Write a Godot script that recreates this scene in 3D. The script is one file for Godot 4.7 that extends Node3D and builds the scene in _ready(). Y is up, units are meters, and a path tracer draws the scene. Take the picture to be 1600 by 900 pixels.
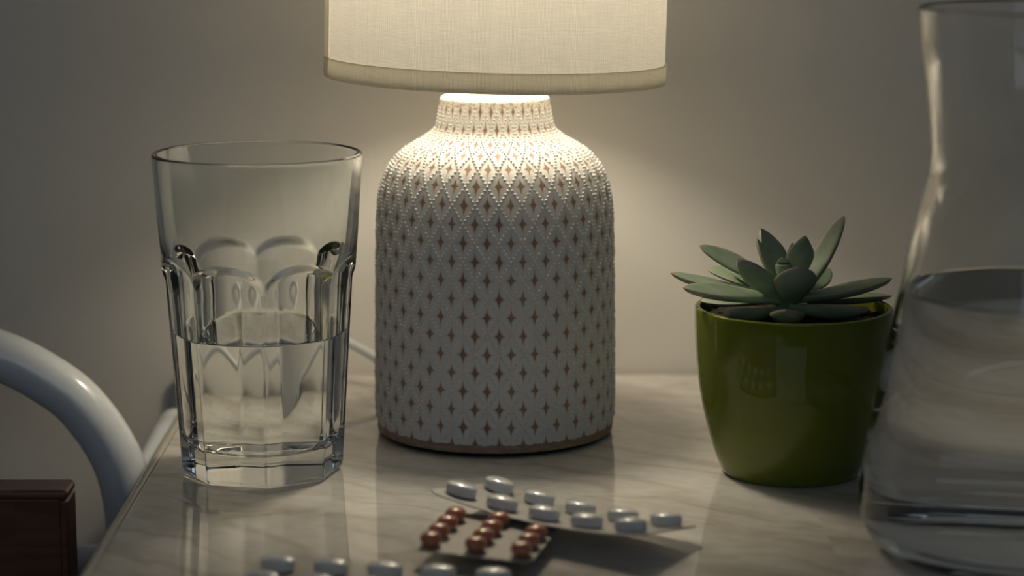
extends Node3D
# A lit bedside table: ceramic lamp, tumbler of water, potted succulent, carafe, three blister packs.
# Lengths in metres, y up; the table top lies at height T; the camera stands at x 0, z 0.

const T := 0.70
const WALL_Z := -1.165
const LAMP := Vector3(-0.0076, T, -1.0428)
const GLASS := Vector3(-0.1050, T, -0.9702)
const POT := Vector3(0.1172, T, -0.969)
const CARAFE := Vector3(0.1930, T, -0.8516)

var rng := RandomNumberGenerator.new()
var used := {}

# ---------------------------------------------------------------- helpers

func numbered(called: String) -> String:
	used[called] = used.get(called, -1) + 1
	return called if used[called] == 0 else "%s_%03d" % [called, used[called]]

func thing(called: String, label: String, category: String, at: Vector3, group := "") -> Node3D:
	var o := Node3D.new()
	o.name = numbered(called)
	add_child(o)
	o.position = at
	o.set_meta("label", label)
	o.set_meta("category", category)
	if group:
		o.set_meta("group", group)
	return o

func part(called: String, mesh: Mesh, material: Material, parent: Node, at := Vector3.ZERO) -> MeshInstance3D:
	var o := MeshInstance3D.new()
	o.name = called
	o.mesh = mesh
	if material:
		o.material_override = material
	parent.add_child(o, true)
	o.position = at
	return o

func structure(called: String, mesh: Mesh, material: Material, at: Vector3, label: String, category: String) -> MeshInstance3D:
	var o := part(called, mesh, material, self, at)
	o.set_meta("kind", "structure")
	o.set_meta("label", label)
	o.set_meta("category", category)
	return o

func mat(color: Color, roughness := 0.5, metallic := 0.0) -> StandardMaterial3D:
	var m := StandardMaterial3D.new()
	m.albedo_color = color
	m.roughness = roughness
	m.metallic = metallic
	return m

func clear_solid(color: Color, scale: float) -> StandardMaterial3D:
	var m := mat(Color(color.r, color.g, color.b, 0.0), 0.0)
	m.transparency = BaseMaterial3D.TRANSPARENCY_ALPHA
	m.refraction_enabled = true
	m.refraction_scale = scale
	m.cull_mode = BaseMaterial3D.CULL_DISABLED
	return m

func noise(frequency: float, kind := FastNoiseLite.TYPE_SIMPLEX_SMOOTH, octaves := 4, start := 1) -> FastNoiseLite:
	var n := FastNoiseLite.new()
	n.noise_type = kind
	n.frequency = frequency
	n.fractal_octaves = octaves
	n.seed = start
	return n

# A grid of points, nu across and nv along; the front looks along (across x along). closed: the first and last column coincide.
func sheet(pts: PackedVector3Array, nu: int, nv: int, closed := false, flip := false, uvs := PackedVector2Array(), cols := PackedColorArray()) -> Array:
	var nor := PackedVector3Array()
	nor.resize(pts.size())
	var idx := PackedInt32Array()
	for j in nv:
		for i in nu:
			var i0 := i - 1
			var i1 := i + 1
			if closed:
				if i0 < 0: i0 = nu - 2
				if i1 > nu - 1: i1 = 1
			else:
				i0 = maxi(i0, 0)
				i1 = mini(i1, nu - 1)
			var a := pts[i1 + j * nu] - pts[i0 + j * nu]
			var b := pts[i + mini(j + 1, nv - 1) * nu] - pts[i + maxi(j - 1, 0) * nu]
			var n := (a * 1000.0).cross(b * 1000.0)
			n = n.normalized() if n.length_squared() > 1e-18 else Vector3.UP
			nor[i + j * nu] = -n if flip else n
			if i < nu - 1 and j < nv - 1:
				var p := i + j * nu
				var q := p + 1
				var r := p + nu
				var s := r + 1
				if flip:
					idx.append_array([p, q, s, p, s, r])
				else:
					idx.append_array([p, s, q, p, r, s])
	var arr := []
	arr.resize(Mesh.ARRAY_MAX)
	arr[Mesh.ARRAY_VERTEX] = pts
	arr[Mesh.ARRAY_NORMAL] = nor
	if uvs.size():
		arr[Mesh.ARRAY_TEX_UV] = uvs
	if cols.size():
		arr[Mesh.ARRAY_COLOR] = cols
	arr[Mesh.ARRAY_INDEX] = idx
	return arr

func joined(list: Array) -> ArrayMesh:
	var m := ArrayMesh.new()
	var v := PackedVector3Array()
	var n := PackedVector3Array()
	var u := PackedVector2Array()
	var c := PackedColorArray()
	var x := PackedInt32Array()
	for a in list:
		var at := v.size()
		v.append_array(a[Mesh.ARRAY_VERTEX])
		n.append_array(a[Mesh.ARRAY_NORMAL])
		if a[Mesh.ARRAY_TEX_UV] != null:
			u.append_array(a[Mesh.ARRAY_TEX_UV])
		if a[Mesh.ARRAY_COLOR] != null:
			c.append_array(a[Mesh.ARRAY_COLOR])
		for k in a[Mesh.ARRAY_INDEX]:
			x.append(k + at)
	var arr := []
	arr.resize(Mesh.ARRAY_MAX)
	arr[Mesh.ARRAY_VERTEX] = v
	arr[Mesh.ARRAY_NORMAL] = n
	if u.size() == v.size():
		arr[Mesh.ARRAY_TEX_UV] = u
	if c.size() == v.size():
		arr[Mesh.ARRAY_COLOR] = c
	arr[Mesh.ARRAY_INDEX] = x
	m.add_surface_from_arrays(Mesh.PRIMITIVE_TRIANGLES, arr)
	return m

# Corners (r, h) with fillets: each entry is [r, h, fillet].
func profile(pts: Array, steps := 6) -> PackedVector2Array:
	var out := PackedVector2Array()
	for k in pts.size():
		var p := Vector2(pts[k][0], pts[k][1])
		var f: float = pts[k][2] if pts[k].size() > 2 else 0.0
		if f <= 0.0 or k == 0 or k == pts.size() - 1:
			out.append(p)
			continue
		var a := Vector2(pts[k - 1][0], pts[k - 1][1])
		var b := Vector2(pts[k + 1][0], pts[k + 1][1])
		var fa := minf(f, p.distance_to(a) * 0.49)
		var fb := minf(f, p.distance_to(b) * 0.49)
		var s := p + (a - p).normalized() * fa
		var e := p + (b - p).normalized() * fb
		for t in steps + 1:
			var w := float(t) / steps
			out.append(s.lerp(p, w).lerp(p.lerp(e, w), w))
	return out

func smooth_profile(pts: PackedVector2Array, steps := 6) -> PackedVector2Array:
	var out := PackedVector2Array()
	for k in pts.size() - 1:
		var p0 := pts[maxi(k - 1, 0)]
		var p3 := pts[mini(k + 2, pts.size() - 1)]
		for t in steps:
			out.append(pts[k].cubic_interpolate(pts[k + 1], p0, p3, float(t) / steps))
	out.append(pts[pts.size() - 1])
	return out

# Turned about the y axis; a profile that runs upwards looks outwards. Angle 0 faces +z.
func turned(prof: PackedVector2Array, n := 96, flip := false) -> Array:
	var pts := PackedVector3Array()
	var uvs := PackedVector2Array()
	var s := 0.0
	for j in prof.size():
		if j:
			s += prof[j].distance_to(prof[j - 1])
		for i in n + 1:
			var a := TAU * (float(i % n) / n - 0.5)
			var r := maxf(prof[j].x, 1e-5)
			pts.append(Vector3(r * sin(a), prof[j].y, r * cos(a)))
			uvs.append(Vector2(float(i) / n, s))
	return sheet(pts, n + 1, prof.size(), true, flip, uvs)

func tube(path: PackedVector3Array, radius: float, n := 20, capped := true) -> Array:
	var pts := PackedVector3Array()
	var side := Vector3.ZERO
	var rings := []
	for k in path.size():
		var d := (path[mini(k + 1, path.size() - 1)] - path[maxi(k - 1, 0)]).normalized()
		if k == 0:
			side = d.cross(Vector3.UP if absf(d.y) < 0.9 else Vector3.RIGHT).normalized()
		side = (side - d * side.dot(d)).normalized()
		var up := d.cross(side)
		if capped and k == 0:
			rings.append([path[k], side, up, 1e-5])
		rings.append([path[k], side, up, radius])
		if capped and k == path.size() - 1:
			rings.append([path[k], side, up, 1e-5])
	for g in rings:
		for i in n + 1:
			var a := TAU * (i % n) / n
			pts.append(g[0] + (g[1] * cos(a) + g[2] * sin(a)) * g[3])
	return sheet(pts, n + 1, rings.size(), true, false)

func curve(ctrl: Array, steps := 8) -> PackedVector3Array:
	var out := PackedVector3Array()
	for k in ctrl.size() - 1:
		for t in steps:
			out.append((ctrl[k] as Vector3).cubic_interpolate(ctrl[k + 1], ctrl[maxi(k - 1, 0)], ctrl[mini(k + 2, ctrl.size() - 1)], float(t) / steps))
	out.append(ctrl[ctrl.size() - 1])
	return out

# A box with rounded edges, centred on its own origin.
func rounded_box(size: Vector3, r: float, at := Vector3.ZERO, steps := 3) -> Array:
	var h := size / 2.0
	var inner := h - Vector3(r, r, r)
	var v := PackedVector3Array()
	var n := PackedVector3Array()
	var u := PackedVector2Array()
	var idx := PackedInt32Array()
	for f in 6:
		var ax := f / 2
		var sg := 1.0 if f % 2 else -1.0
		var bx := (ax + 1) % 3
		var cx := (ax + 2) % 3
		var tb := []
		var tc := []
		for k in steps + 1:
			tb.append(-h[bx] + r * k / steps)
			tc.append(-h[cx] + r * k / steps)
		for k in steps + 1:
			tb.append(h[bx] - r + r * k / steps)
			tc.append(h[cx] - r + r * k / steps)
		var first := v.size()
		var w := tb.size()
		for y in tc:
			for x in tb:
				var p := Vector3.ZERO
				p[ax] = sg * h[ax]
				p[bx] = x
				p[cx] = y
				var core := p.clamp(-inner, inner)
				var d := (p - core).normalized()
				v.append(core + d * r + at)
				n.append(d)
				u.append(Vector2(p[0] + at.x, p[2] + at.z) if ax == 1 else Vector2(p[bx] + at[bx], p[cx] + at[cx]))
		for j in w - 1:
			for i in w - 1:
				var a := first + i + j * w
				if sg > 0:
					idx.append_array([a, a + w + 1, a + 1, a, a + w, a + w + 1])
				else:
					idx.append_array([a, a + 1, a + w + 1, a, a + w + 1, a + w])
	var arr := []
	arr.resize(Mesh.ARRAY_MAX)
	arr[Mesh.ARRAY_VERTEX] = v
	arr[Mesh.ARRAY_NORMAL] = n
	arr[Mesh.ARRAY_TEX_UV] = u
	arr[Mesh.ARRAY_INDEX] = idx
	return arr

func drawn(image: Image) -> ImageTexture:
	return ImageTexture.create_from_image(image)

# ---------------------------------------------------------------- scene

func _ready() -> void:
	rng.seed = 7
	# camera
	var cam := Camera3D.new()
	cam.name = "camera"
	add_child(cam)
	cam.position = Vector3(0, T + 0.251, 0)
	cam.rotation_degrees = Vector3(-10.1, 0, 0)
	var lens := CameraAttributesPhysical.new()
	lens.frustum_focal_length = 98.67
	lens.frustum_focus_distance = 0.99
	lens.frustum_near = 0.05
	lens.frustum_far = 50.0
	lens.exposure_aperture = 7.0
	cam.attributes = lens
	# sky: a dim grey-blue evening outside the window behind the camera
	var env := Environment.new()
	env.background_mode = Environment.BG_COLOR
	env.background_color = Color(0.30, 0.36, 0.44)
	env.tonemap_mode = Environment.TONE_MAPPER_LINEAR
	env.tonemap_exposure = 1.0
	env.sdfgi_enabled = true
	env.ssao_enabled = true
	env.ssil_enabled = true
	var we := WorldEnvironment.new()
	we.name = "environment"
	we.environment = env
	add_child(we)
	# evening light of the window behind the camera
	var sky_light := AreaLight3D.new()
	sky_light.name = "window_daylight"
	sky_light.area_size = Vector2(2.8, 1.0)
	sky_light.light_color = Color(0.86, 0.93, 1.0)
	sky_light.light_energy = 0.44
	sky_light.area_range = 8.0
	sky_light.shadow_enabled = true
	add_child(sky_light)
	sky_light.position = Vector3(0.0, 1.9, 2.17)

	room()
	table()
	lamp()
	tumbler()
	plant()
	carafe()
	tube_frame()
	wooden_board()
	blisters()
	print("fov ", cam.fov)

func room() -> void:
	var plaster := mat(Color(0.86, 0.845, 0.82), 0.75)
	var bump := NoiseTexture2D.new()
	bump.width = 512
	bump.height = 512
	bump.seamless = true
	bump.noise = noise(0.035, FastNoiseLite.TYPE_SIMPLEX_SMOOTH, 3, 5)
	plaster.heightmap_enabled = true
	plaster.heightmap_texture = bump
	plaster.heightmap_scale = 0.012
	plaster.uv1_triplanar = true
	plaster.uv1_world_triplanar = true
	plaster.uv1_scale = Vector3(12, 12, 12)
	var white := mat(Color(0.85, 0.85, 0.84), 0.8)
	var boards := mat(Color(0.42, 0.33, 0.25), 0.5)
	structure("wall_back", joined([rounded_box(Vector3(3.4, 2.7, 0.12), 0.002)]), plaster, Vector3(0, 1.25, WALL_Z - 0.06), "smooth painted off-white wall behind the table", "wall")
	structure("wall_left", joined([rounded_box(Vector3(0.12, 2.7, 3.6), 0.002)]), plaster, Vector3(-1.66, 1.25, 0.5), "off-white side wall of the room, on the left", "wall")
	structure("wall_right", joined([rounded_box(Vector3(0.12, 2.7, 3.6), 0.002)]), plaster, Vector3(1.66, 1.25, 0.5), "off-white side wall of the room, on the right", "wall")
	structure("floor", joined([rounded_box(Vector3(3.4, 0.1, 3.6), 0.002)]), boards, Vector3(0, -0.05, 0.5), "brown floor below the table", "floor")
	structure("ceiling", joined([rounded_box(Vector3(3.4, 0.1, 3.6), 0.002)]), white, Vector3(0, 2.55, 0.5), "white ceiling above the table", "ceiling")
	var front := CSGBox3D.new()
	front.name = "wall_front"
	front.size = Vector3(3.4, 2.7, 0.12)
	front.material = plaster
	var hole := CSGBox3D.new()
	hole.name = "opening"
	hole.operation = CSGShape3D.OPERATION_SUBTRACTION
	hole.size = Vector3(2.9, 1.1, 0.4)
	hole.position = Vector3(0.0, 0.65, 0)
	front.add_child(hole)
	front.set_meta("kind", "structure")
	front.set_meta("label", "off-white wall with the window, behind the viewer")
	front.set_meta("category", "wall")
	add_child(front)
	front.position = Vector3(0, 1.25, 2.26)
	var win := Node3D.new()
	win.name = "window_1"
	win.set_meta("kind", "structure")
	win.set_meta("label", "wide white window in the wall behind the viewer")
	win.set_meta("category", "window")
	add_child(win)
	win.position = Vector3(0.0, 1.9, 2.26)
	part("window_frame", joined([rounded_box(Vector3(2.9, 0.05, 0.06), 0.004, Vector3(0, 0.525, 0)), rounded_box(Vector3(2.9, 0.05, 0.06), 0.004, Vector3(0, -0.525, 0)), rounded_box(Vector3(0.05, 1.0, 0.06), 0.004, Vector3(-1.425, 0, 0)), rounded_box(Vector3(0.05, 1.0, 0.06), 0.004, Vector3(1.425, 0, 0))]), white, win)
	var pane := mat(Color(1, 1, 1, 0.05), 0.02)
	pane.transparency = BaseMaterial3D.TRANSPARENCY_ALPHA
	part("pane", joined([rounded_box(Vector3(2.8, 1.0, 0.005), 0.001)]), pane, win)

func marble() -> Image:
	var w := 1024
	var im := Image.create(w, w, false, Image.FORMAT_RGB8)
	var warp := noise(0.004, FastNoiseLite.TYPE_SIMPLEX_SMOOTH, 3, 11)
	var vein := noise(0.006, FastNoiseLite.TYPE_SIMPLEX_SMOOTH, 4, 12)
	var cloud := noise(0.004, FastNoiseLite.TYPE_SIMPLEX_SMOOTH, 4, 13)
	var fine := noise(0.05, FastNoiseLite.TYPE_SIMPLEX_SMOOTH, 3, 14)
	var light := Color(0.91, 0.895, 0.865)
	var grey := Color(0.72, 0.69, 0.645)
	var tan_ := Color(0.66, 0.60, 0.52)
	for y in w:
		for x in w:
			# streaks run slantwise across the slab
			var a := (x * 0.88 + y * 0.47) * 0.35
			var b := (y * 0.88 - x * 0.47) * 1.7
			var d := warp.get_noise_2d(x, y) * 70.0
			var s := absf(vein.get_noise_2d(a + d, b + d))
			var streak := clampf(1.0 - s * 4.5, 0.0, 1.0)
			var c := clampf(0.45 + 0.9 * cloud.get_noise_2d(a * 1.4, b), 0.0, 1.0)
			var col := light.lerp(grey, c * 0.55).lerp(tan_, streak * 0.50 * (0.4 + 0.6 * c))
			col = col * (1.0 + 0.04 * fine.get_noise_2d(x, y))
			im.set_pixel(x, y, col)
	return im

func table() -> void:
	var t := thing("bedside_table", "bedside table with a glossy beige marble-patterned top and pale rounded edging", "table", Vector3(0.12, 0, -0.93))
	var top := mat(Color.WHITE, 0.045)
	top.albedo_texture = drawn(marble())
	top.uv1_scale = Vector3(1.9, 1.9, 1)
	top.metallic_specular = 0.55
	var x0 := -0.152 - 0.12
	var x1 := 0.43 - 0.12
	var z0 := WALL_Z + 0.002 + 0.93
	var z1 := -0.70 + 0.93
	part("table_top", joined([rounded_box(Vector3(x1 - x0, 0.02, z1 - z0), 0.0012, Vector3((x0 + x1) / 2, T - 0.01, (z0 + z1) / 2))]), top, t)
	# pale edging strip along the left, right and front sides, rounded over
	var trim := mat(Color(0.74, 0.71, 0.66), 0.22)
	var w := 0.004
	part("edging", joined([rounded_box(Vector3(w, 0.0205, z1 - z0), 0.0018, Vector3(x0 - w / 2, T - 0.0102, (z0 + z1) / 2))]), trim, t)
	part("edging", joined([rounded_box(Vector3(w, 0.0205, z1 - z0), 0.0018, Vector3(x1 + w / 2, T - 0.0102, (z0 + z1) / 2))]), trim, t)
	part("edging", joined([rounded_box(Vector3(x1 - x0 + 2 * w, 0.0205, w), 0.0018, Vector3((x0 + x1) / 2, T - 0.0102, z1 + w / 2))]), trim, t)
	var dark := mat(Color(0.55, 0.53, 0.5), 0.4)
	part("apron", joined([rounded_box(Vector3(x1 - x0 - 0.06, 0.08, z1 - z0 - 0.06), 0.003, Vector3((x0 + x1) / 2, T - 0.06, (z0 + z1) / 2))]), dark, t)
	for sx in [x0 + 0.05, x1 - 0.05]:
		for sz in [z0 + 0.05, z1 - 0.05]:
			part("leg", joined([turned(profile([[0, 0], [0.012, 0, 0.002], [0.017, T - 0.1], [0, T - 0.1]]), 24)]), dark, t, Vector3(sx, 0, sz))

# ---------------------------------------------------------------- lamp

func body_profile() -> PackedVector2Array:
	var p := PackedVector2Array([Vector2(0.0523, 0.0030), Vector2(0.0530, 0.0038), Vector2(0.0533, 0.0213), Vector2(0.0530, 0.05), Vector2(0.0526, 0.08), Vector2(0.0521, 0.0985), Vector2(0.0513, 0.1070), Vector2(0.0497, 0.1140), Vector2(0.0463, 0.1213), Vector2(0.0403, 0.1276), Vector2(0.0322, 0.1326), Vector2(0.0268, 0.1368), Vector2(0.0250, 0.1425), Vector2(0.0243, 0.1480)])
	return smooth_profile(p, 8)

func on_body(prof: PackedVector2Array, s: float) -> Array:
	# point and outward normal at the arc length s
	var left := s
	for k in prof.size() - 1:
		var d := prof[k].distance_to(prof[k + 1])
		if left <= d or k == prof.size() - 2:
			var p := prof[k].lerp(prof[k + 1], left / d)
			var e := (prof[k + 1] - prof[k]) / d
			return [p, Vector2(e.y, -e.x)]
		left -= d
	return []

const CELLS := 32
const ROW_0 := 0.0122
const ROW := 0.008
const TURN_0 := -0.059
const S_ALL := 0.170667

func star_image(rough: FastNoiseLite, k: int, deep: bool) -> Image:
	var im := Image.create(64, 96, false, Image.FORMAT_RGBA8)
	for y in 96:
		for x in 64:
			var dx := absf(x - 31.5 + 2.0 * rough.get_noise_2d(x * 3, y * 3 + 500 * k)) / 16.0
			var dy := absf(y - 47.5) / 29.0
			var v := pow(dx, 0.55) + pow(dy, 0.55)
			var n := rough.get_noise_2d(x * 5 + 900 * k, y * 2)
			var core := clampf((1.02 - v + 0.10 * n) * 6.0, 0.0, 1.0)
			if deep:
				im.set_pixel(x, y, Color(0, 0, 0, clampf((1.1 - v) * 2.5, 0.0, 1.0)))
			else:
				# clay showing through the glaze: darker in the pit, a thin stain round it
				var stain := clampf((1.35 - v + 0.2 * n) * 1.2, 0.0, 1.0) * 0.30
				var col := Color(0.49, 0.375, 0.305).lerp(Color(0.60, 0.49, 0.41), clampf(0.5 + n, 0.0, 1.0))
				im.set_pixel(x, y, Color(col.r, col.g, col.b, maxf(core * 0.88, stain)))
	return im

func lamp() -> void:
	var t := thing("table_lamp", "ceramic table lamp with star and bead relief and lit white fabric shade", "lamp", LAMP)
	var prof := body_profile()
	# glaze: one unrolled picture of the glaze with bare clay stars; 32 columns, rows 8 mm apart
	var glaze := Image.create(2048, 1024, false, Image.FORMAT_RGBA8)
	glaze.fill(Color(0.84, 0.835, 0.82))
	var relief := Image.create(2048, 1024, false, Image.FORMAT_RGBA8)
	relief.fill(Color(0.7, 0.7, 0.7))
	var rough := noise(0.02, FastNoiseLite.TYPE_SIMPLEX_SMOOTH, 3, 21)
	var patch := noise(0.012, FastNoiseLite.TYPE_SIMPLEX_SMOOTH, 4, 22)
	var stars := []
	for k in 5:
		stars.append(star_image(rough, k, false))
	var pit := star_image(rough, 0, true)
	var all := Rect2i(0, 0, 64, 96)
	for row in range(-1, 19):
		for c in range(-1, CELLS + 1):
			var u := (TURN_0 / TAU + 0.5) * 2048.0 + (c + (0.5 if posmod(row, 2) else 0.0)) * 64.0 - 1024.0 + 16.0 * 64.0
			u = u - 2048.0 if u > 2048.0 + 32.0 else u
			var at := Vector2i(int(round(u)) - 32, int(round(1024.0 - (ROW_0 + row * ROW) * 6000.0)) - 48)
			for wrap in [0, -2048, 2048]:
				var to: Vector2i = at + Vector2i(wrap, 0)
				if to.x > -64 and to.x < 2048 and wrap != 0 or wrap == 0:
					glaze.blend_rect(stars[rng.randi() % 5], all, to)
					relief.blend_rect(pit, all, to)
	# unglazed foot, and worn rim below the top edge
	for x in 2048:
		var edge := 0.0046 + 0.0006 * rough.get_noise_2d(x * 2.0, 0)
		for y in range(1024 - int(edge * 6000.0), 1024):
			var n := rough.get_noise_2d(x, y * 4)
			glaze.set_pixel(x, y, Color(0.60 + 0.1 * n, 0.50 + 0.09 * n, 0.425 + 0.08 * n))
		for y in range(1024 - int(0.1665 * 6000.0), 1024 - int(0.157 * 6000.0)):
			var n2 := patch.get_noise_2d(x * 2.5, y * 9.0)
			if n2 > 0.08:
				glaze.set_pixel(x, y, glaze.get_pixel(x, y).lerp(Color(0.68, 0.56, 0.45), clampf((n2 - 0.08) * 3.5, 0.0, 0.75)))
	# hairline crack in the glaze on the right shoulder
	for k in 160:
		var w := k / 159.0
		var cx := int((0.5 + lerpf(0.25, 0.50, w) / TAU) * 2048.0 + 3.0 * rough.get_noise_2d(k * 3, 7))
		var cy := int(1024.0 - lerpf(0.1345, 0.1130, w) * 6000.0)
		var col := Color(0.33, 0.25, 0.2)
		glaze.set_pixel(cx, cy, col)
		if w > 0.25:
			glaze.set_pixel(cx + 1, cy, col)
	var clay := mat(Color.WHITE, 0.62)
	clay.albedo_texture = drawn(glaze)
	clay.heightmap_enabled = true
	clay.heightmap_texture = drawn(relief)
	clay.heightmap_scale = 0.03
	var n := 256
	var pts := PackedVector3Array()
	var uvs := PackedVector2Array()
	var s := 0.0
	var full := prof.duplicate()
	# rim, rounded over to the flat top
	for v in profile([[0.0243, 0.1480], [0.0242, 0.1515, 0.0022], [0.018, 0.1519, 0.001], [0.0112, 0.1519, 0.0005], [0.0112, 0.150]], 6).slice(1):
		full.append(v)
	for j in full.size():
		if j:
			s += full[j].distance_to(full[j - 1])
		for i in n + 1:
			var a := TAU * (float(i % n) / n - 0.5)
			pts.append(Vector3(full[j].x * sin(a), full[j].y, full[j].x * cos(a)))
			uvs.append(Vector2(float(i) / n, 1.0 - minf(s, S_ALL - 0.0006) / S_ALL))
	var body := part("body", joined([sheet(pts, n + 1, full.size(), true, false, uvs)]), clay, t)
	# raised beads along the lattice between the stars
	var spots := []
	for row in range(-1, 19):
		for c in CELLS:
			var a0 := TURN_0 + TAU / CELLS * (c + (0.5 if posmod(row, 2) == 0 else 0.0))
			for way in [-1.0, 1.0]:
				for k in 5:
					if k == 0 and way > 0:
						continue
					var w := k / 5.0
					var at: float = ROW_0 + (row + w) * ROW
					if at < 0.0062 or at > 0.1575:
						continue
					spots.append([a0 + way * w * 0.5 * TAU / CELLS, at])
	var bead := SphereMesh.new()
	bead.radius = 1.0
	bead.height = 2.0
	bead.radial_segments = 8
	bead.rings = 5
	var mm := MultiMesh.new()
	mm.transform_format = MultiMesh.TRANSFORM_3D
	mm.mesh = bead
	mm.instance_count = spots.size()
	for k in spots.size():
		var q := on_body(prof, spots[k][1])
		var p: Vector2 = q[0]
		var nn: Vector2 = q[1]
		var a: float = spots[k][0]
		var size := 0.00067 * clampf(0.35 + 0.65 * p.x / 0.053, 0.5, 1.0) * rng.randf_range(0.9, 1.08)
		var out_ := Vector3(nn.x * sin(a), nn.y, nn.x * cos(a))
		var pos := Vector3(p.x * sin(a), p.y, p.x * cos(a)) + out_ * size * 0.45
		mm.set_instance_transform(k, Transform3D(Basis.from_scale(Vector3.ONE * size), pos))
	var beads := MultiMeshInstance3D.new()
	beads.name = "bead_relief"
	beads.multimesh = mm
	beads.material_override = mat(Color(0.85, 0.845, 0.83), 0.5)
	beads.set_meta("kind", "stuff")
	t.add_child(beads)
	# dark foot under the body
	part("foot", joined([turned(profile([[0, 0.0003], [0.0505, 0.0003, 0.0006], [0.0512, 0.0031, 0.0003], [0, 0.0031]]), 96)]), mat(Color(0.05, 0.047, 0.045), 0.6), t)
	# socket: collar on top of the body and the lamp holder
	var socket := part("socket", joined([turned(profile([[0, 0.1500], [0.0108, 0.1500, 0.0005], [0.0108, 0.1538, 0.001], [0.0085, 0.1545, 0.001], [0.0080, 0.1880, 0.001], [0.0, 0.1880]]), 48)]), mat(Color(0.88, 0.87, 0.85), 0.45), t)
	# bulb
	var glow := mat(Color(1.0, 0.93, 0.82), 0.4)
	glow.emission_enabled = true
	glow.emission = Color(1.0, 0.92, 0.78)
	glow.emission_energy_multiplier = 1.2
	part("bulb", joined([turned(smooth_profile(PackedVector2Array([Vector2(0.0, 0.1885), Vector2(0.0068, 0.1888), Vector2(0.0085, 0.196), Vector2(0.017, 0.212), Vector2(0.020, 0.224), Vector2(0.0165, 0.237), Vector2(0.009, 0.243), Vector2(0, 0.2445)]), 5), 40)]), glow, t)
	var light := OmniLight3D.new()
	light.name = "bulb_glow"
	light.light_color = Color(1.0, 0.95, 0.85)
	light.light_energy = 0.0262
	light.light_size = 0.018
	light.omni_range = 6.0
	light.omni_attenuation = 2.0
	light.shadow_enabled = true
	t.add_child(light)
	light.position = Vector3(0, 0.226, 0)
	shade(t)
	# power cord: from the back of the foot, along the wall, over the left end of the table
	var cord := [Vector3(-0.02, 0.008, -0.050), Vector3(-0.035, 0.0075, -0.062), Vector3(-0.052, 0.012, -0.082), Vector3(-0.070, 0.020, -0.094), Vector3(-0.095, 0.027, -0.103), Vector3(-0.120, 0.020, -0.112), Vector3(-0.139, 0.0115, -0.116), Vector3(-0.150, 0.0075, -0.117), Vector3(-0.1570, -0.002, -0.117), Vector3(-0.1585, -0.03, -0.117), Vector3(-0.1585, -0.3, -0.117), Vector3(-0.1585, -0.62, -0.117), Vector3(-0.155, -0.685, -0.116), Vector3(-0.140, -0.6975, -0.112), Vector3(-0.09, -0.6975, -0.108)]
	part("power_cord", joined([tube(curve(cord, 8), 0.0022, 14)]), mat(Color(0.80, 0.81, 0.82), 0.4), t)

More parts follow.
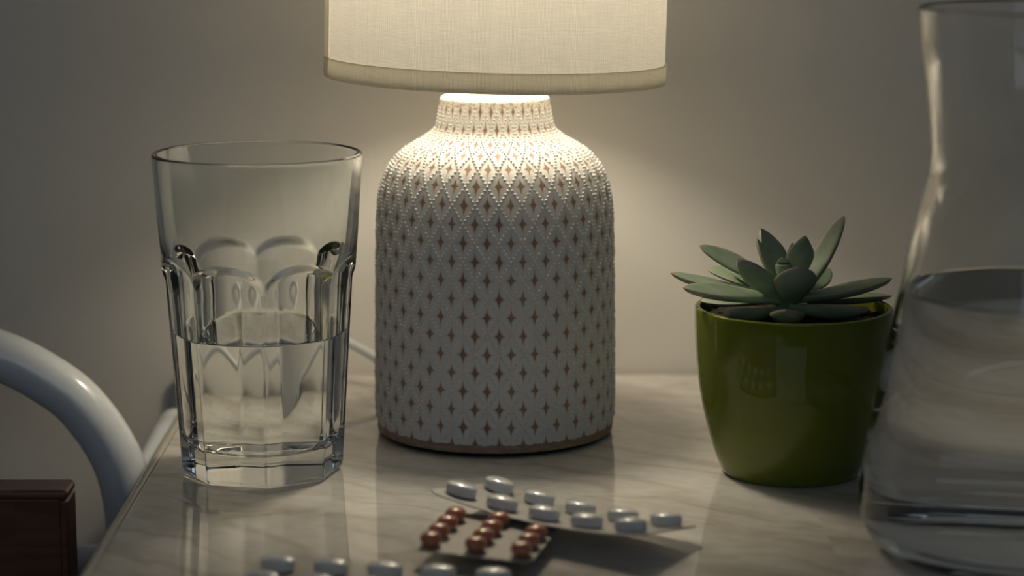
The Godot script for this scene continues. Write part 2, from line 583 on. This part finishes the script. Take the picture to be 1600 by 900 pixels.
func shade(t: Node3D) -> void:
	var w := 512
	var im := Image.create(w, w, false, Image.FORMAT_RGB8)
	var hm := Image.create(w, w, false, Image.FORMAT_RGB8)
	var slub := noise(0.02, FastNoiseLite.TYPE_SIMPLEX_SMOOTH, 3, 31)
	var thick := PackedFloat32Array()
	for k in 128:
		thick.append(rng.randf_range(0.8, 1.0))
	for y in w:
		for x in w:
			var a := 0.5 + 0.5 * cos(x * TAU / 8.0 + 0.6 * slub.get_noise_2d(x * 0.4, y * 0.6))
			var b := 0.5 + 0.5 * cos(y * TAU / 8.0 + 0.6 * slub.get_noise_2d(x * 0.6 + 300, y * 0.4))
			var n := slub.get_noise_2d(x * 0.25, y * 4.0)
			var v := (0.76 + 0.20 * a * thick[x / 8] + 0.05 * b * thick[64 + y / 8] + 0.035 * n)
			im.set_pixel(x, y, Color(0.965 * v, 0.95 * v, 0.915 * v))
			var h := 0.5 * a + 0.35 * b
			hm.set_pixel(x, y, Color(h, h, h))
	var cloth := mat(Color.WHITE, 0.9)
	cloth.albedo_texture = drawn(im)
	cloth.heightmap_enabled = true
	cloth.heightmap_texture = drawn(hm)
	cloth.heightmap_scale = 0.012
	cloth.backlight_enabled = true
	cloth.backlight = Color(0.62, 0.618, 0.612)
	cloth.uv1_scale = Vector3(14, 1.0 / 0.0335, 1)
	var tilt := Node3D.new()
	tilt.name = "lamp_shade"
	t.add_child(tilt)
	tilt.position = Vector3(0, 0.1595, 0)
	tilt.rotation_degrees = Vector3(0, 0, -1.55)
	var r := 0.0745
	var h := 0.19
	var wall_ := PackedVector2Array()
	for k in 13:
		wall_.append(Vector2(r, lerpf(0.0079, h - 0.0075, k / 12.0)))
	part("fabric", joined([turned(wall_, 160)]), cloth, tilt)
	# hems of folded tape at both ends, and the seam where the fabric overlaps
	var tape := mat(Color(1.0, 0.99, 0.965), 0.9)
	tape.albedo_texture = cloth.albedo_texture
	tape.uv1_scale = Vector3(14, 1.0 / 0.0335, 1)
	tape.backlight_enabled = true
	tape.backlight = Color(0.88, 0.89, 0.90)
	for y in [0.0, h - 0.0078]:
		part("hem", joined([turned(profile([[r - 0.0010, y + 0.0082], [r - 0.0010, y - 0.0006, 0.0008], [r + 0.0007, y - 0.0006, 0.0008], [r + 0.0007, y + 0.0082, 0.0003], [r - 0.0010, y + 0.0082]]), 160)]), tape, tilt)
	var seam := PackedVector3Array()
	for j in 12:
		for i in 8:
			var a := -PI / 2 + 0.02 + 0.28 * i / 7.0
			seam.append(Vector3((r + 0.0005) * sin(a), lerpf(0.0005, h, j / 11.0), (r + 0.0005) * cos(a)))
	part("seam", joined([sheet(seam, 8, 12)]), tape, tilt)
	# wire frame: rings at both ends and two spokes to the socket
	var wire := mat(Color(0.8, 0.8, 0.78), 0.35)
	var ring := TorusMesh.new()
	ring.inner_radius = r - 0.0036
	ring.outer_radius = r - 0.0016
	ring.rings = 96
	ring.ring_segments = 8
	part("wire_ring", ring, wire, tilt, Vector3(0, 0.0015, 0))
	part("wire_ring", ring, wire, tilt, Vector3(0, h - 0.0015, 0))
	for k in 2:
		var a := 1.75 if k == 0 else -1.75
		part("spoke", joined([tube(PackedVector3Array([Vector3(0.008 * sin(a), 0.012, 0.008 * cos(a)), Vector3((r - 0.002) * sin(a), 0.015, (r - 0.002) * cos(a))]), 0.0009, 8)]), wire, tilt)

# ---------------------------------------------------------------- tumbler

func tumbler_radius(a: float, h: float) -> float:
	# round above; eight flat panels with arched tops below
	var step := TAU / 8.0
	var f := fposmod(a - deg_to_rad(8.5), step) - step / 2.0
	var circ := lerpf(0.0338, 0.0391, clampf(h / 0.084, 0.0, 1.2))
	var flat := circ * cos(step / 2.0) / cos(f)
	var corner := circ * 0.993
	# soft corner between two panels
	var e := 0.0003
	var m := clampf(0.5 + 0.5 * (corner - flat) / e, 0.0, 1.0)
	var panel := lerpf(corner, flat, m) - e * m * (1.0 - m)
	var upper := lerpf(0.0402, 0.0434, clampf((h - 0.088) / 0.047, -1.9, 1.0))
	var q := clampf(absf(f) / (step / 2.0), 0.0, 1.0)
	var arch := 0.0934 - 0.0095 * (1.0 - sqrt(1.0 - 0.985 * q * q))
	var k := smoothstep(arch - 0.0046, arch + 0.0008, h)
	return lerpf(panel, upper, k)

func tumbler() -> void:
	var g := clear_solid(Color(0.985, 0.995, 0.99), 0.05)
	var t := thing("drinking_glass", "clear panelled drinking glass half full of water beside the lamp", "glass", GLASS)
	var n := 320
	var pts := PackedVector3Array()
	var nv := 0
	# underside
	for f in [0.0, 0.55, 0.80, 0.86, 0.93]:
		nv += 1
		for i in n + 1:
			var a := TAU * (i % n) / n
			var r: float = maxf(tumbler_radius(a, 0.0) * f, 1e-5)
			pts.append(Vector3(r * sin(a), 0.0012 if f < 0.84 else 0.0003, r * cos(a)))
	# outer wall
	var hs := [0.0006, 0.0013, 0.0022, 0.0034]
	for k in 26:
		hs.append(lerpf(0.006, 0.074, k / 25.0))
	for k in 70:
		hs.append(lerpf(0.0745, 0.100, k / 69.0))
	for k in 12:
		hs.append(lerpf(0.102, 0.1335, k / 11.0))
	for h in hs:
		nv += 1
		for i in n + 1:
			var a := TAU * (i % n) / n
			var r := tumbler_radius(a, h)
			if h < 0.0036:
				r *= 1.0 - 0.045 * pow(1.0 - h / 0.0036, 2.0)
			pts.append(Vector3(r * sin(a), h, r * cos(a)))
	# rim and inner wall down to the water line
	var inner := smooth_profile(PackedVector2Array([Vector2(0.0433, 0.1335), Vector2(0.04325, 0.1344), Vector2(0.0427, 0.1350), Vector2(0.0419, 0.1350), Vector2(0.0413, 0.1344), Vector2(0.0411, 0.1335), Vector2(0.0400, 0.116), Vector2(0.0384, 0.098), Vector2(0.0366, 0.088), Vector2(0.0344, 0.078), Vector2(0.0332, 0.068), Vector2(0.0327, 0.0605)]), 4)
	for p in inner.slice(1):
		nv += 1
		for i in n + 1:
			var a := TAU * (i % n) / n
			pts.append(Vector3(p.x * sin(a), p.y, p.x * cos(a)))
	part("glass_body", joined([sheet(pts, n + 1, nv, true)]), g, t)
	# water: the wetted glass below the line, and the surface with its meniscus
	var wet := profile([[0.0, 0.0120], [0.0255, 0.0122, 0.005], [0.0296, 0.0165, 0.004], [0.0327, 0.0605]], 8)
	var wt := thing("water_in_glass", "clear still water filling the lower half of the panelled glass", "water", GLASS)
	var m := ArrayMesh.new()
	m.add_surface_from_arrays(Mesh.PRIMITIVE_TRIANGLES, turned(wet, 160, true))
	m.surface_set_material(0, clear_solid(Color(0.995, 1.0, 1.0), 0.01278))
	m.add_surface_from_arrays(Mesh.PRIMITIVE_TRIANGLES, turned(smooth_profile(PackedVector2Array([Vector2(0.0327, 0.0605), Vector2(0.0322, 0.0599), Vector2(0.0312, 0.0596), Vector2(0.029, 0.0595), Vector2(0.015, 0.0595), Vector2(0, 0.0595)]), 4), 160))
	m.surface_set_material(1, clear_solid(Color(0.995, 1.0, 1.0), 0.0333))
	part("water_body", m, null, wt)

# ---------------------------------------------------------------- carafe

func carafe() -> void:
	var g := clear_solid(Color(0.985, 0.99, 0.985), 0.05)
	var t := thing("water_carafe", "large clear waisted glass carafe of water at the right edge", "carafe", CARAFE)
	var line := 0.0985
	var outer := smooth_profile(PackedVector2Array([Vector2(0, 0.003), Vector2(0.030, 0.002), Vector2(0.046, 0.0004), Vector2(0.053, 0.0010), Vector2(0.0590, 0.0050), Vector2(0.0628, 0.0115), Vector2(0.0637, 0.0200), Vector2(0.0625, 0.0330), Vector2(0.0600, 0.0480), Vector2(0.0570, 0.0640), Vector2(0.0537, 0.0830), Vector2(0.0503, 0.1010), Vector2(0.0472, 0.1170), Vector2(0.0440, 0.1310), Vector2(0.0420, 0.1400), Vector2(0.0413, 0.1470), Vector2(0.0418, 0.1570), Vector2(0.0434, 0.1700), Vector2(0.0455, 0.1840), Vector2(0.0472, 0.1985), Vector2(0.0473, 0.2005), Vector2(0.0466, 0.2014), Vector2(0.0457, 0.2008), Vector2(0.0452, 0.1985), Vector2(0.0436, 0.1840), Vector2(0.0414, 0.1700), Vector2(0.0398, 0.1570), Vector2(0.0393, 0.1470), Vector2(0.0400, 0.1400), Vector2(0.0420, 0.1310), Vector2(0.0452, 0.1170), Vector2(0.0484, line)]), 5)
	part("glass_body", joined([turned(outer, 160)]), g, t)
	var wt := thing("water_in_carafe", "clear still water standing in the lower half of the carafe", "water", CARAFE)
	var wet := smooth_profile(PackedVector2Array([Vector2(0, 0.0085), Vector2(0.035, 0.0080), Vector2(0.050, 0.0085), Vector2(0.0575, 0.0125), Vector2(0.0605, 0.0190), Vector2(0.0603, 0.0300), Vector2(0.0577, 0.0480), Vector2(0.0548, 0.0640), Vector2(0.0515, 0.0830), Vector2(0.04835, line)]), 5)
	var m := ArrayMesh.new()
	m.add_surface_from_arrays(Mesh.PRIMITIVE_TRIANGLES, turned(wet, 160, true))
	m.surface_set_material(0, clear_solid(Color(0.995, 1.0, 1.0), 0.01278))
	m.add_surface_from_arrays(Mesh.PRIMITIVE_TRIANGLES, turned(smooth_profile(PackedVector2Array([Vector2(0.0484, line), Vector2(0.0478, line - 0.0007), Vector2(0.0466, line - 0.001), Vector2(0.043, line - 0.0011), Vector2(0.02, line - 0.0011), Vector2(0, line - 0.0011)]), 4), 160))
	m.surface_set_material(1, clear_solid(Color(0.995, 1.0, 1.0), 0.0333))
	part("water_body", m, null, wt)

# ---------------------------------------------------------------- succulent

const LEAVES := [
	# base, bend, tip (from the middle of the pot's foot), width, thickness, how far the upper face is rolled to the front
	[Vector3(0.0015, 0.0752, 0.0000), Vector3(0.0079, 0.0855, 0.0020), Vector3(0.0208, 0.1082, -0.0040), 0.0111, 0.0044, 0.5],
	[Vector3(-0.0045, 0.0790, -0.0040), Vector3(-0.0064, 0.0911, -0.0130), Vector3(-0.0130, 0.1013, -0.0140), 0.0142, 0.0038, 0.2],
	[Vector3(-0.0075, 0.0809, -0.0010), Vector3(-0.0111, 0.0899, -0.0040), Vector3(-0.0153, 0.0985, -0.0040), 0.0068, 0.0027, 0.3],
	[Vector3(0.0014, 0.0836, 0.0020), Vector3(0.0014, 0.0930, 0.0070), Vector3(0.0034, 0.1014, 0.0060), 0.0127, 0.0038, -1.0],
	[Vector3(-0.0032, 0.0822, 0.0000), Vector3(-0.0026, 0.0893, 0.0010), Vector3(-0.0013, 0.0978, 0.0020), 0.0053, 0.0027, 0.0],
	[Vector3(-0.0045, 0.0816, 0.0030), Vector3(-0.0058, 0.0875, 0.0060), Vector3(-0.0054, 0.0923, 0.0060), 0.0068, 0.0033, -0.3],
	[Vector3(-0.0016, 0.0753, 0.0040), Vector3(-0.0016, 0.0823, 0.0160), Vector3(-0.0007, 0.0910, 0.0220), 0.0192, 0.0044, 0.0],
	[Vector3(-0.0058, 0.0757, 0.0030), Vector3(-0.0154, 0.0828, 0.0100), Vector3(-0.0248, 0.0929, 0.0130), 0.0136, 0.0041, -0.8],
	[Vector3(-0.0072, 0.0788, -0.0040), Vector3(-0.0233, 0.0875, -0.0100), Vector3(-0.0385, 0.0943, -0.0120), 0.0105, 0.0033, 0.7],
	[Vector3(-0.0083, 0.0753, -0.0050), Vector3(-0.0198, 0.0812, -0.0180), Vector3(-0.0343, 0.0828, -0.0220), 0.0105, 0.0033, 0.6],
	[Vector3(-0.0076, 0.0755, -0.0040), Vector3(-0.0149, 0.0801, -0.0120), Vector3(-0.0246, 0.0827, -0.0160), 0.0080, 0.0030, 0.6],
	[Vector3(-0.0061, 0.0744, 0.0020), Vector3(-0.0300, 0.0783, 0.0070), Vector3(-0.0469, 0.0804, 0.0100), 0.0105, 0.0047, 0.5],
	[Vector3(-0.0093, 0.0751, -0.0030), Vector3(-0.0344, 0.0788, -0.0040), Vector3(-0.0510, 0.0840, -0.0050), 0.0093, 0.0035, 0.3],
	[Vector3(-0.0072, 0.0703, 0.0030), Vector3(-0.0199, 0.0704, 0.0180), Vector3(-0.0311, 0.0741, 0.0260), 0.0111, 0.0050, -0.6],
	[Vector3(-0.0033, 0.0703, 0.0060), Vector3(-0.0051, 0.0685, 0.0220), Vector3(-0.0065, 0.0754, 0.0330), 0.0155, 0.0050, 0.0],
	[Vector3(-0.0004, 0.0714, 0.0030), Vector3(0.0139, 0.0711, 0.0160), Vector3(0.0283, 0.0741, 0.0220), 0.0117, 0.0050, -0.5],
	[Vector3(0.0014, 0.0748, 0.0010), Vector3(0.0206, 0.0780, 0.0040), Vector3(0.0400, 0.0831, 0.0040), 0.0099, 0.0044, 0.3],
	[Vector3(0.0046, 0.0761, -0.0040), Vector3(0.0120, 0.0790, -0.0120), Vector3(0.0169, 0.0839, -0.0150), 0.0099, 0.0033, 0.6],
	[Vector3(0.0051, 0.0732, -0.0030), Vector3(0.0226, 0.0728, -0.0100), Vector3(0.0429, 0.0730, -0.0120), 0.0142, 0.0035, 0.0],
	[Vector3(-0.0087, 0.0728, -0.0040), Vector3(-0.0231, 0.0717, -0.0100), Vector3(-0.0379, 0.0708, -0.0120), 0.0087, 0.0030, 0.5],
]

func leaf(spec: Array, speckle: FastNoiseLite) -> Array:
	var b: Vector3 = spec[0]
	var c: Vector3 = spec[1]
	var e: Vector3 = spec[2]
	var wide: float = spec[3]
	var thick: float = spec[4]
	var nu := 21
	var nv := 26
	var pts := PackedVector3Array()
	var cols := PackedColorArray()
	for j in nv:
		var w := j / (nv - 1.0)
		var p := b.lerp(c, w).lerp(c.lerp(e, w), w)
		var d := (b.lerp(c, w).direction_to(c.lerp(e, w)))
		var up := Vector3.UP - d * d.y
		if up.length() < 0.15:
			up = Vector3(-d.x, 0.2, 0.5)
		up = up.normalized() + Vector3(0, 0, spec[5])
		up = (up - d * up.dot(d)).normalized()
		var side := d.cross(up).normalized()
		# outline: narrow foot, widest past the middle, short point
		var half := 0.5 * wide * (0.52 + 0.48 * smoothstep(0.0, 0.62, w)) * pow(clampf(1.0 - pow(w, 4.6), 0.0, 1.0), 0.74)
		var body := 0.5 * thick * pow(clampf(1.0 - pow(w, 6.0), 0.0, 1.0), 0.5) * lerpf(0.85, 1.0, sin(w * PI))
		half = maxf(half, 0.00012)
		body = maxf(body, 0.0001)
		var cup := 0.16 * half * smoothstep(0.1, 0.6, w)
		for i in nu:
			var a := TAU * (i % (nu - 1)) / (nu - 1)
			var x := cos(a)
			var y := sin(a)
			# upper face flatter and hollowed along the middle, lower face full and keeled
			var rise := (0.5 if y > 0 else 1.5) * body * y
			var hollow := cup * (x * x - 0.35)
			pts.append(p + side * (x * half) + up * (rise + hollow))
			var margin := smoothstep(0.80, 1.0, absf(x)) * 0.75 * smoothstep(0.25, 0.7, w)
			var tip := smoothstep(0.92, 1.0, w)
			var q := p * 900.0
			var n := speckle.get_noise_3d(q.x + x * 6.0, q.y, q.z + y * 4.0)
			var green := Color(0.205, 0.29, 0.18).lerp(Color(0.315, 0.375, 0.27), clampf(0.5 + 0.9 * n, 0.0, 1.0))
			green = green.lerp(Color(0.25, 0.38, 0.16), 0.5 * (1.0 - smoothstep(0.0, 0.3, w)))
			var col := green.lerp(Color(0.42, 0.25, 0.20), clampf(margin * (0.55 + 0.5 * n) + tip * 0.8, 0.0, 0.85))
			cols.append(col)
	return sheet(pts, nu, nv, true, true, PackedVector2Array(), cols)

func plant() -> void:
	var t := thing("potted_succulent", "grey-green rosette succulent growing in a glossy green pot", "plant", POT)
	var ceramic := mat(Color(0.40, 0.44, 0.10), 0.06)
	var body := smooth_profile(PackedVector2Array([Vector2(0, 0.0012), Vector2(0.022, 0.0008), Vector2(0.0268, 0.0002), Vector2(0.0287, 0.0010), Vector2(0.0303, 0.0045), Vector2(0.0326, 0.0105), Vector2(0.0350, 0.0190), Vector2(0.0371, 0.0275), Vector2(0.0389, 0.0370), Vector2(0.0400, 0.0460), Vector2(0.0407, 0.0560), Vector2(0.0410, 0.0640), Vector2(0.0411, 0.0698), Vector2(0.0405, 0.0708), Vector2(0.0394, 0.0708), Vector2(0.0386, 0.0698), Vector2(0.0384, 0.0620), Vector2(0.0381, 0.0520)]), 5)
	for v in [Vector2(0.0378, 0.0512), Vector2(0.037, 0.0510), Vector2(0.0, 0.0510)]:
		body.append(v)
	part("pot", joined([turned(body, 128)]), ceramic, t)
	var soil_pts := PackedVector3Array()
	var lumps := noise(0.25, FastNoiseLite.TYPE_SIMPLEX_SMOOTH, 4, 41)
	for j in 26:
		for i in 97:
			var a := TAU * (i % 96) / 96.0
			var r := maxf(0.0380 * (25 - j) / 25.0, 1e-5)
			soil_pts.append(Vector3(r * sin(a), 0.0662 + 0.0022 * lumps.get_noise_2d(r * sin(a) * 3000.0, r * cos(a) * 3000.0) - (0.003 if j == 0 else 0.0), r * cos(a)))
	part("soil", joined([sheet(soil_pts, 97, 26, true)]), mat(Color(0.12, 0.085, 0.06), 0.95), t)
	var skin := mat(Color.WHITE, 0.48)
	skin.vertex_color_use_as_albedo = true
	part("stem", joined([tube(curve([Vector3(-0.003, 0.060, 0), Vector3(-0.0030, 0.068, 0.0005), Vector3(-0.0028, 0.0775, 0.0008), Vector3(-0.0026, 0.083, 0.001)], 5), 0.0046, 14)]), mat(Color(0.38, 0.46, 0.28), 0.6), t)
	var speckle := noise(0.12, FastNoiseLite.TYPE_SIMPLEX_SMOOTH, 4, 42)
	for spec in LEAVES:
		part("leaf", joined([leaf(spec, speckle)]), skin, t)

# ---------------------------------------------------------------- things left of the table

func tube_frame() -> void:
	var t := thing("tubular_frame", "pale blue-white enamelled metal tube frame with an arched end, left of table", "metal frame", Vector3(-0.30, 0, -1.03))
	var enamel := mat(Color(0.915, 0.935, 0.95), 0.16)
	enamel.clearcoat_enabled = true
	enamel.clearcoat = 0.4
	enamel.clearcoat_roughness = 0.05
	var half := [Vector3(0.0, T + 0.0470, 0), Vector3(0.035, T + 0.0452, 0), Vector3(0.0726, T + 0.0369, 0), Vector3(0.0983, T + 0.0227, 0), Vector3(0.1116, T + 0.0095, 0), Vector3(0.1222, T - 0.0080, 0), Vector3(0.1268, T - 0.0240, 0), Vector3(0.1285, T - 0.045, 0), Vector3(0.1288, T - 0.12, 0), Vector3(0.1288, 0.012, 0)]
	var path := []
	for k in range(half.size() - 1, 0, -1):
		path.append(half[k] * Vector3(-1, 1, 1))
	path.append_array(half)
	part("arch", joined([tube(curve(path, 10), 0.0114, 32)]), enamel, t)
	part("side_rail", joined([tube(curve([Vector3(0.1300, T - 0.030, -0.004), Vector3(0.1345, T - 0.020, -0.022), Vector3(0.1360, T - 0.0160, -0.05), Vector3(0.1360, T - 0.0155, -0.075), Vector3(0.1360, T - 0.018, -0.097), Vector3(0.1360, T - 0.04, -0.107), Vector3(0.136, T - 0.10, -0.108), Vector3(0.136, 0.012, -0.108)], 8), 0.0076, 24)]), enamel, t)
	part("cross_rail", joined([tube(PackedVector3Array([Vector3(-0.127, T - 0.058, 0), Vector3(0.127, T - 0.058, 0)]), 0.008, 24)]), enamel, t)
	var rubber := mat(Color(0.12, 0.12, 0.12), 0.8)
	for sx in [-0.1288, 0.1288]:
		part("foot", joined([turned(profile([[0, 0], [0.014, 0, 0.002], [0.0135, 0.02, 0.002], [0, 0.02]]), 24)]), rubber, t, Vector3(sx, 0, 0))
	part("foot", joined([turned(profile([[0, 0], [0.0098, 0, 0.002], [0.0096, 0.02, 0.002], [0, 0.02]]), 24)]), rubber, t, Vector3(0.136, 0, -0.108))

func wooden_board() -> void:
	var t := thing("wooden_board", "dark reddish-brown wooden board with rounded edges, before the arched tube", "board", Vector3(-0.40, 0, -0.93))
	var im := Image.create(512, 512, false, Image.FORMAT_RGB8)
	var grain := noise(0.012, FastNoiseLite.TYPE_SIMPLEX_SMOOTH, 4, 51)
	for y in 512:
		for x in 512:
			var g := 0.5 + 0.5 * sin(y * 0.22 + 9.0 * grain.get_noise_2d(x * 0.15, y * 1.2)) * (0.6 + 0.4 * grain.get_noise_2d(x * 0.4 + 70, y * 5))
			im.set_pixel(x, y, Color(0.40, 0.275, 0.215).lerp(Color(0.50, 0.345, 0.27), g))
	var wood := mat(Color.WHITE, 0.32)
	wood.albedo_texture = drawn(im)
	wood.uv1_scale = Vector3(5, 5, 1)
	var h := T + 0.0045
	part("panel", joined([rounded_box(Vector3(0.437, h - 0.0035, 0.018), 0.001, Vector3(0, (h - 0.0035) / 2, 0))]), wood, t)
	part("top_edge", joined([rounded_box(Vector3(0.443, 0.0042, 0.0195), 0.0019, Vector3(0, h - 0.0021, 0), 5)]), wood, t)
	for sx in [-1, 1]:
		part("side_edge", joined([rounded_box(Vector3(0.0034, h - 0.0040, 0.0190), 0.0015, Vector3(sx * 0.2198, (h - 0.0040) / 2, 0), 5)]), wood, t)

# ---------------------------------------------------------------- blister packs

# A card that may be bent: u along the rows, v away from the viewer, both in pitches.
func on_card(k: Dictionary, u: float, v: float) -> Vector3:
	var c := cos(k.yaw)
	var s := sin(k.yaw)
	return Vector3(c * k.pr * u + s * k.pc * v, k.c0 + k.c1 * u + k.c2 * u * u + k.tl * v, s * k.pr * u - c * k.pc * v)

func card_frame(k: Dictionary, u: float, v: float) -> Basis:
	var x := (on_card(k, u + 0.05, v) - on_card(k, u - 0.05, v)).normalized()
	var z := (on_card(k, u, v - 0.05) - on_card(k, u, v + 0.05)).normalized()
	var y := z.cross(x).normalized()
	return Basis(x, y, x.cross(y))

func card_sheet(k: Dictionary, u0: float, u1: float, v0: float, v1: float, thick: float) -> ArrayMesh:
	var nu := 25
	var nv := 9
	var lists := []
	var tops := PackedVector3Array()
	var lows := PackedVector3Array()
	var uvs := PackedVector2Array()
	for j in nv:
		for i in nu:
			var a := i / (nu - 1.0)
			var b := j / (nv - 1.0)
			# corners rounded off
			var cu: float = absf(a - 0.5) * 2.0
			var u := lerpf(u0, u1, a)
			var v := lerpf(v0, v1, b)
			var round_ := 0.0
			var eu: float = (1.0 - cu) * (u1 - u0) * 0.5 * k.pr
			if eu < 0.003:
				round_ = 0.003 - sqrt(maxf(0.003 * 0.003 - pow(0.003 - eu, 2.0), 0.0))
			var mid := (v0 + v1) / 2.0
			v = mid + (v - mid) * (1.0 - round_ / ((v1 - v0) * 0.5 * k.pc))
			var p := on_card(k, u, v)
			var up := card_frame(k, u, v).y
			tops.append(p + up * thick * 0.5)
			lows.append(p - up * thick * 0.5)
			uvs.append(Vector2(u * k.pr, v * k.pc))
	lists.append(sheet(tops, nu, nv, false, false, uvs))
	lists.append(sheet(lows, nu, nv, false, true, uvs))
	# edge
	var ring := []
	for i in nu: ring.append(i)
	for j in range(1, nv): ring.append(nu - 1 + j * nu)
	for i in range(nu - 2, -1, -1): ring.append(i + (nv - 1) * nu)
	for j in range(nv - 2, 0, -1): ring.append(j * nu)
	ring.append(0)
	var edge := PackedVector3Array()
	var euv := PackedVector2Array()
	for q in ring:
		edge.append(lows[q])
		euv.append(uvs[q])
	for q in ring:
		edge.append(tops[q])
		euv.append(uvs[q])
	lists.append(sheet(edge, ring.size(), 2, true, false, euv))
	return joined(lists)

# An oval tablet: belly of half-height low below the band and high above it.
func tablet_mesh(a: float, b: float, band: float, dome: float, foot := 0.93) -> ArrayMesh:
	var prof := PackedVector2Array([Vector2(0, 0), Vector2(foot, 0), Vector2(0.985, 0.08 * band), Vector2(1.0, 0.2 * band), Vector2(1.0, band)])
	if foot < 0.9:  # a rounded belly in place of the upright band
		prof = PackedVector2Array([Vector2(0, 0)])
		for k in 8:
			var w := k / 7.0 * PI / 2
			prof.append(Vector2(lerpf(foot, 1.0, sin(w)), band * (1.0 - cos(w))))
	for k in range(1, 13):
		var w := k / 12.0
		var r := cos(w * PI / 2)
		prof.append(Vector2(r, band + dome * sin(w * PI / 2)))
	var arr := turned(prof, 40)
	var v: PackedVector3Array = arr[Mesh.ARRAY_VERTEX]
	for k in v.size():
		v[k] = Vector3(v[k].x * a, v[k].y, v[k].z * b)
	return joined([sheet(v, 41, prof.size(), true)])

func blister_pack(label: String, at: Vector3, k: Dictionary, us: Array, vs: Array, ext: Array, pill: ArrayMesh, bubble: ArrayMesh, pill_mat: Material, foil: Material, film: Material, lift: float, skip := []) -> void:
	var t := thing("blister_pack", label, "blister pack", at, "blister packs of pills on the table")
	part("foil_card", card_sheet(k, ext[0], ext[1], ext[2], ext[3], 0.0005), foil, t)
	for u in us:
		for v in vs:
			if Vector2(u, v) in skip:
				continue
			var f := card_frame(k, u, v)
			var p := on_card(k, u, v)
			var b := part("bubble", bubble, film, t)
			b.transform = Transform3D(f, p + f.y * 0.0003)
			var o := part("tablet", pill, pill_mat, t)
			o.transform = Transform3D(f, p + f.y * (0.0003 + lift))

func blisters() -> void:
	var white := mat(Color(0.87, 0.875, 0.875), 0.28)
	white.clearcoat_enabled = true
	white.clearcoat = 0.5
	white.clearcoat_roughness = 0.12
	var brown := mat(Color(0.72, 0.39, 0.23), 0.16)
	brown.clearcoat_enabled = true
	brown.clearcoat = 0.6
	brown.clearcoat_roughness = 0.05
	var film := mat(Color(1, 1, 1, 0.04), 0.08)
	film.transparency = BaseMaterial3D.TRANSPARENCY_ALPHA
	film.metallic_specular = 0.35
	film.cull_mode = BaseMaterial3D.CULL_DISABLED
	# foil with a fine diamond knurl pressed in
	var hm := Image.create(128, 128, false, Image.FORMAT_RGB8)
	var hatch := Image.create(128, 128, false, Image.FORMAT_RGB8)
	for y in 128:
		for x in 128:
			var h := 0.5 + 0.25 * cos((x + y) * TAU / 16.0) + 0.25 * cos((x - y) * TAU / 16.0)
			hm.set_pixel(x, y, Color(h, h, h))
			var c := 0.60 + 0.2 * h
			hatch.set_pixel(x, y, Color(c, c * 0.985, c * 0.96))
	var foil := mat(Color.WHITE, 0.4, 0.35)
	foil.albedo_texture = drawn(hatch)
	foil.heightmap_enabled = true
	foil.heightmap_texture = drawn(hm)
	foil.heightmap_scale = 0.01
	foil.uv1_scale = Vector3(125, 125, 1)
	var pale := mat(Color(0.66, 0.64, 0.60), 0.4, 0.15)
	var tab := tablet_mesh(0.0064, 0.0048, 0.0029, 0.0021)
	var tab_bubble := tablet_mesh(0.0070, 0.0054, 0.0036, 0.0021)
	var ball := tablet_mesh(0.0040, 0.0045, 0.0025, 0.0025, 0.55)
	var ball_bubble := tablet_mesh(0.0043, 0.0048, 0.0025, 0.0029, 0.75)
	var five := [-2.0, -1.0, 0.0, 1.0, 2.0]
	blister_pack("blister pack of white tablets leaning on the brown-pill pack", Vector3(0.019, T, -0.8733), {"yaw": 0.6174, "pr": 0.0195, "pc": 0.0248, "c0": 0.0066, "c1": -0.0004, "c2": 0.0006, "tl": -0.0036}, five, [-0.5, 0.5], [-2.48, 2.48, -0.88, 0.86], tab, tab_bubble, white, foil, film, 0.0004)
	blister_pack("blister pack of glossy brown pills, lying on another pack", Vector3(-0.0090, T, -0.8440), {"yaw": 0.245, "pr": 0.0170, "pc": 0.0114, "c0": 0.0068, "c1": -0.0007, "c2": 0.0, "tl": 0.0}, [-1.0, 0.0, 1.0], [-1.5, -0.5, 0.5, 1.5], [-1.28, 1.30, -2.1, 2.5], ball, ball_bubble, brown, pale, film, 0.0003, [Vector2(1.0, 1.5)])
	blister_pack("pale blister pack of white tablets flat on the table, nearest the viewer", Vector3(-0.0474, T, -0.8067), {"yaw": 0.189, "pr": 0.0198, "pc": 0.020, "c0": 0.0006, "c1": 0.0, "c2": 0.0, "tl": 0.0}, five, [-0.5, 0.5], [-2.5, 2.5, -0.95, 1.15], tab, tab_bubble, white, pale, film, 0.0003)
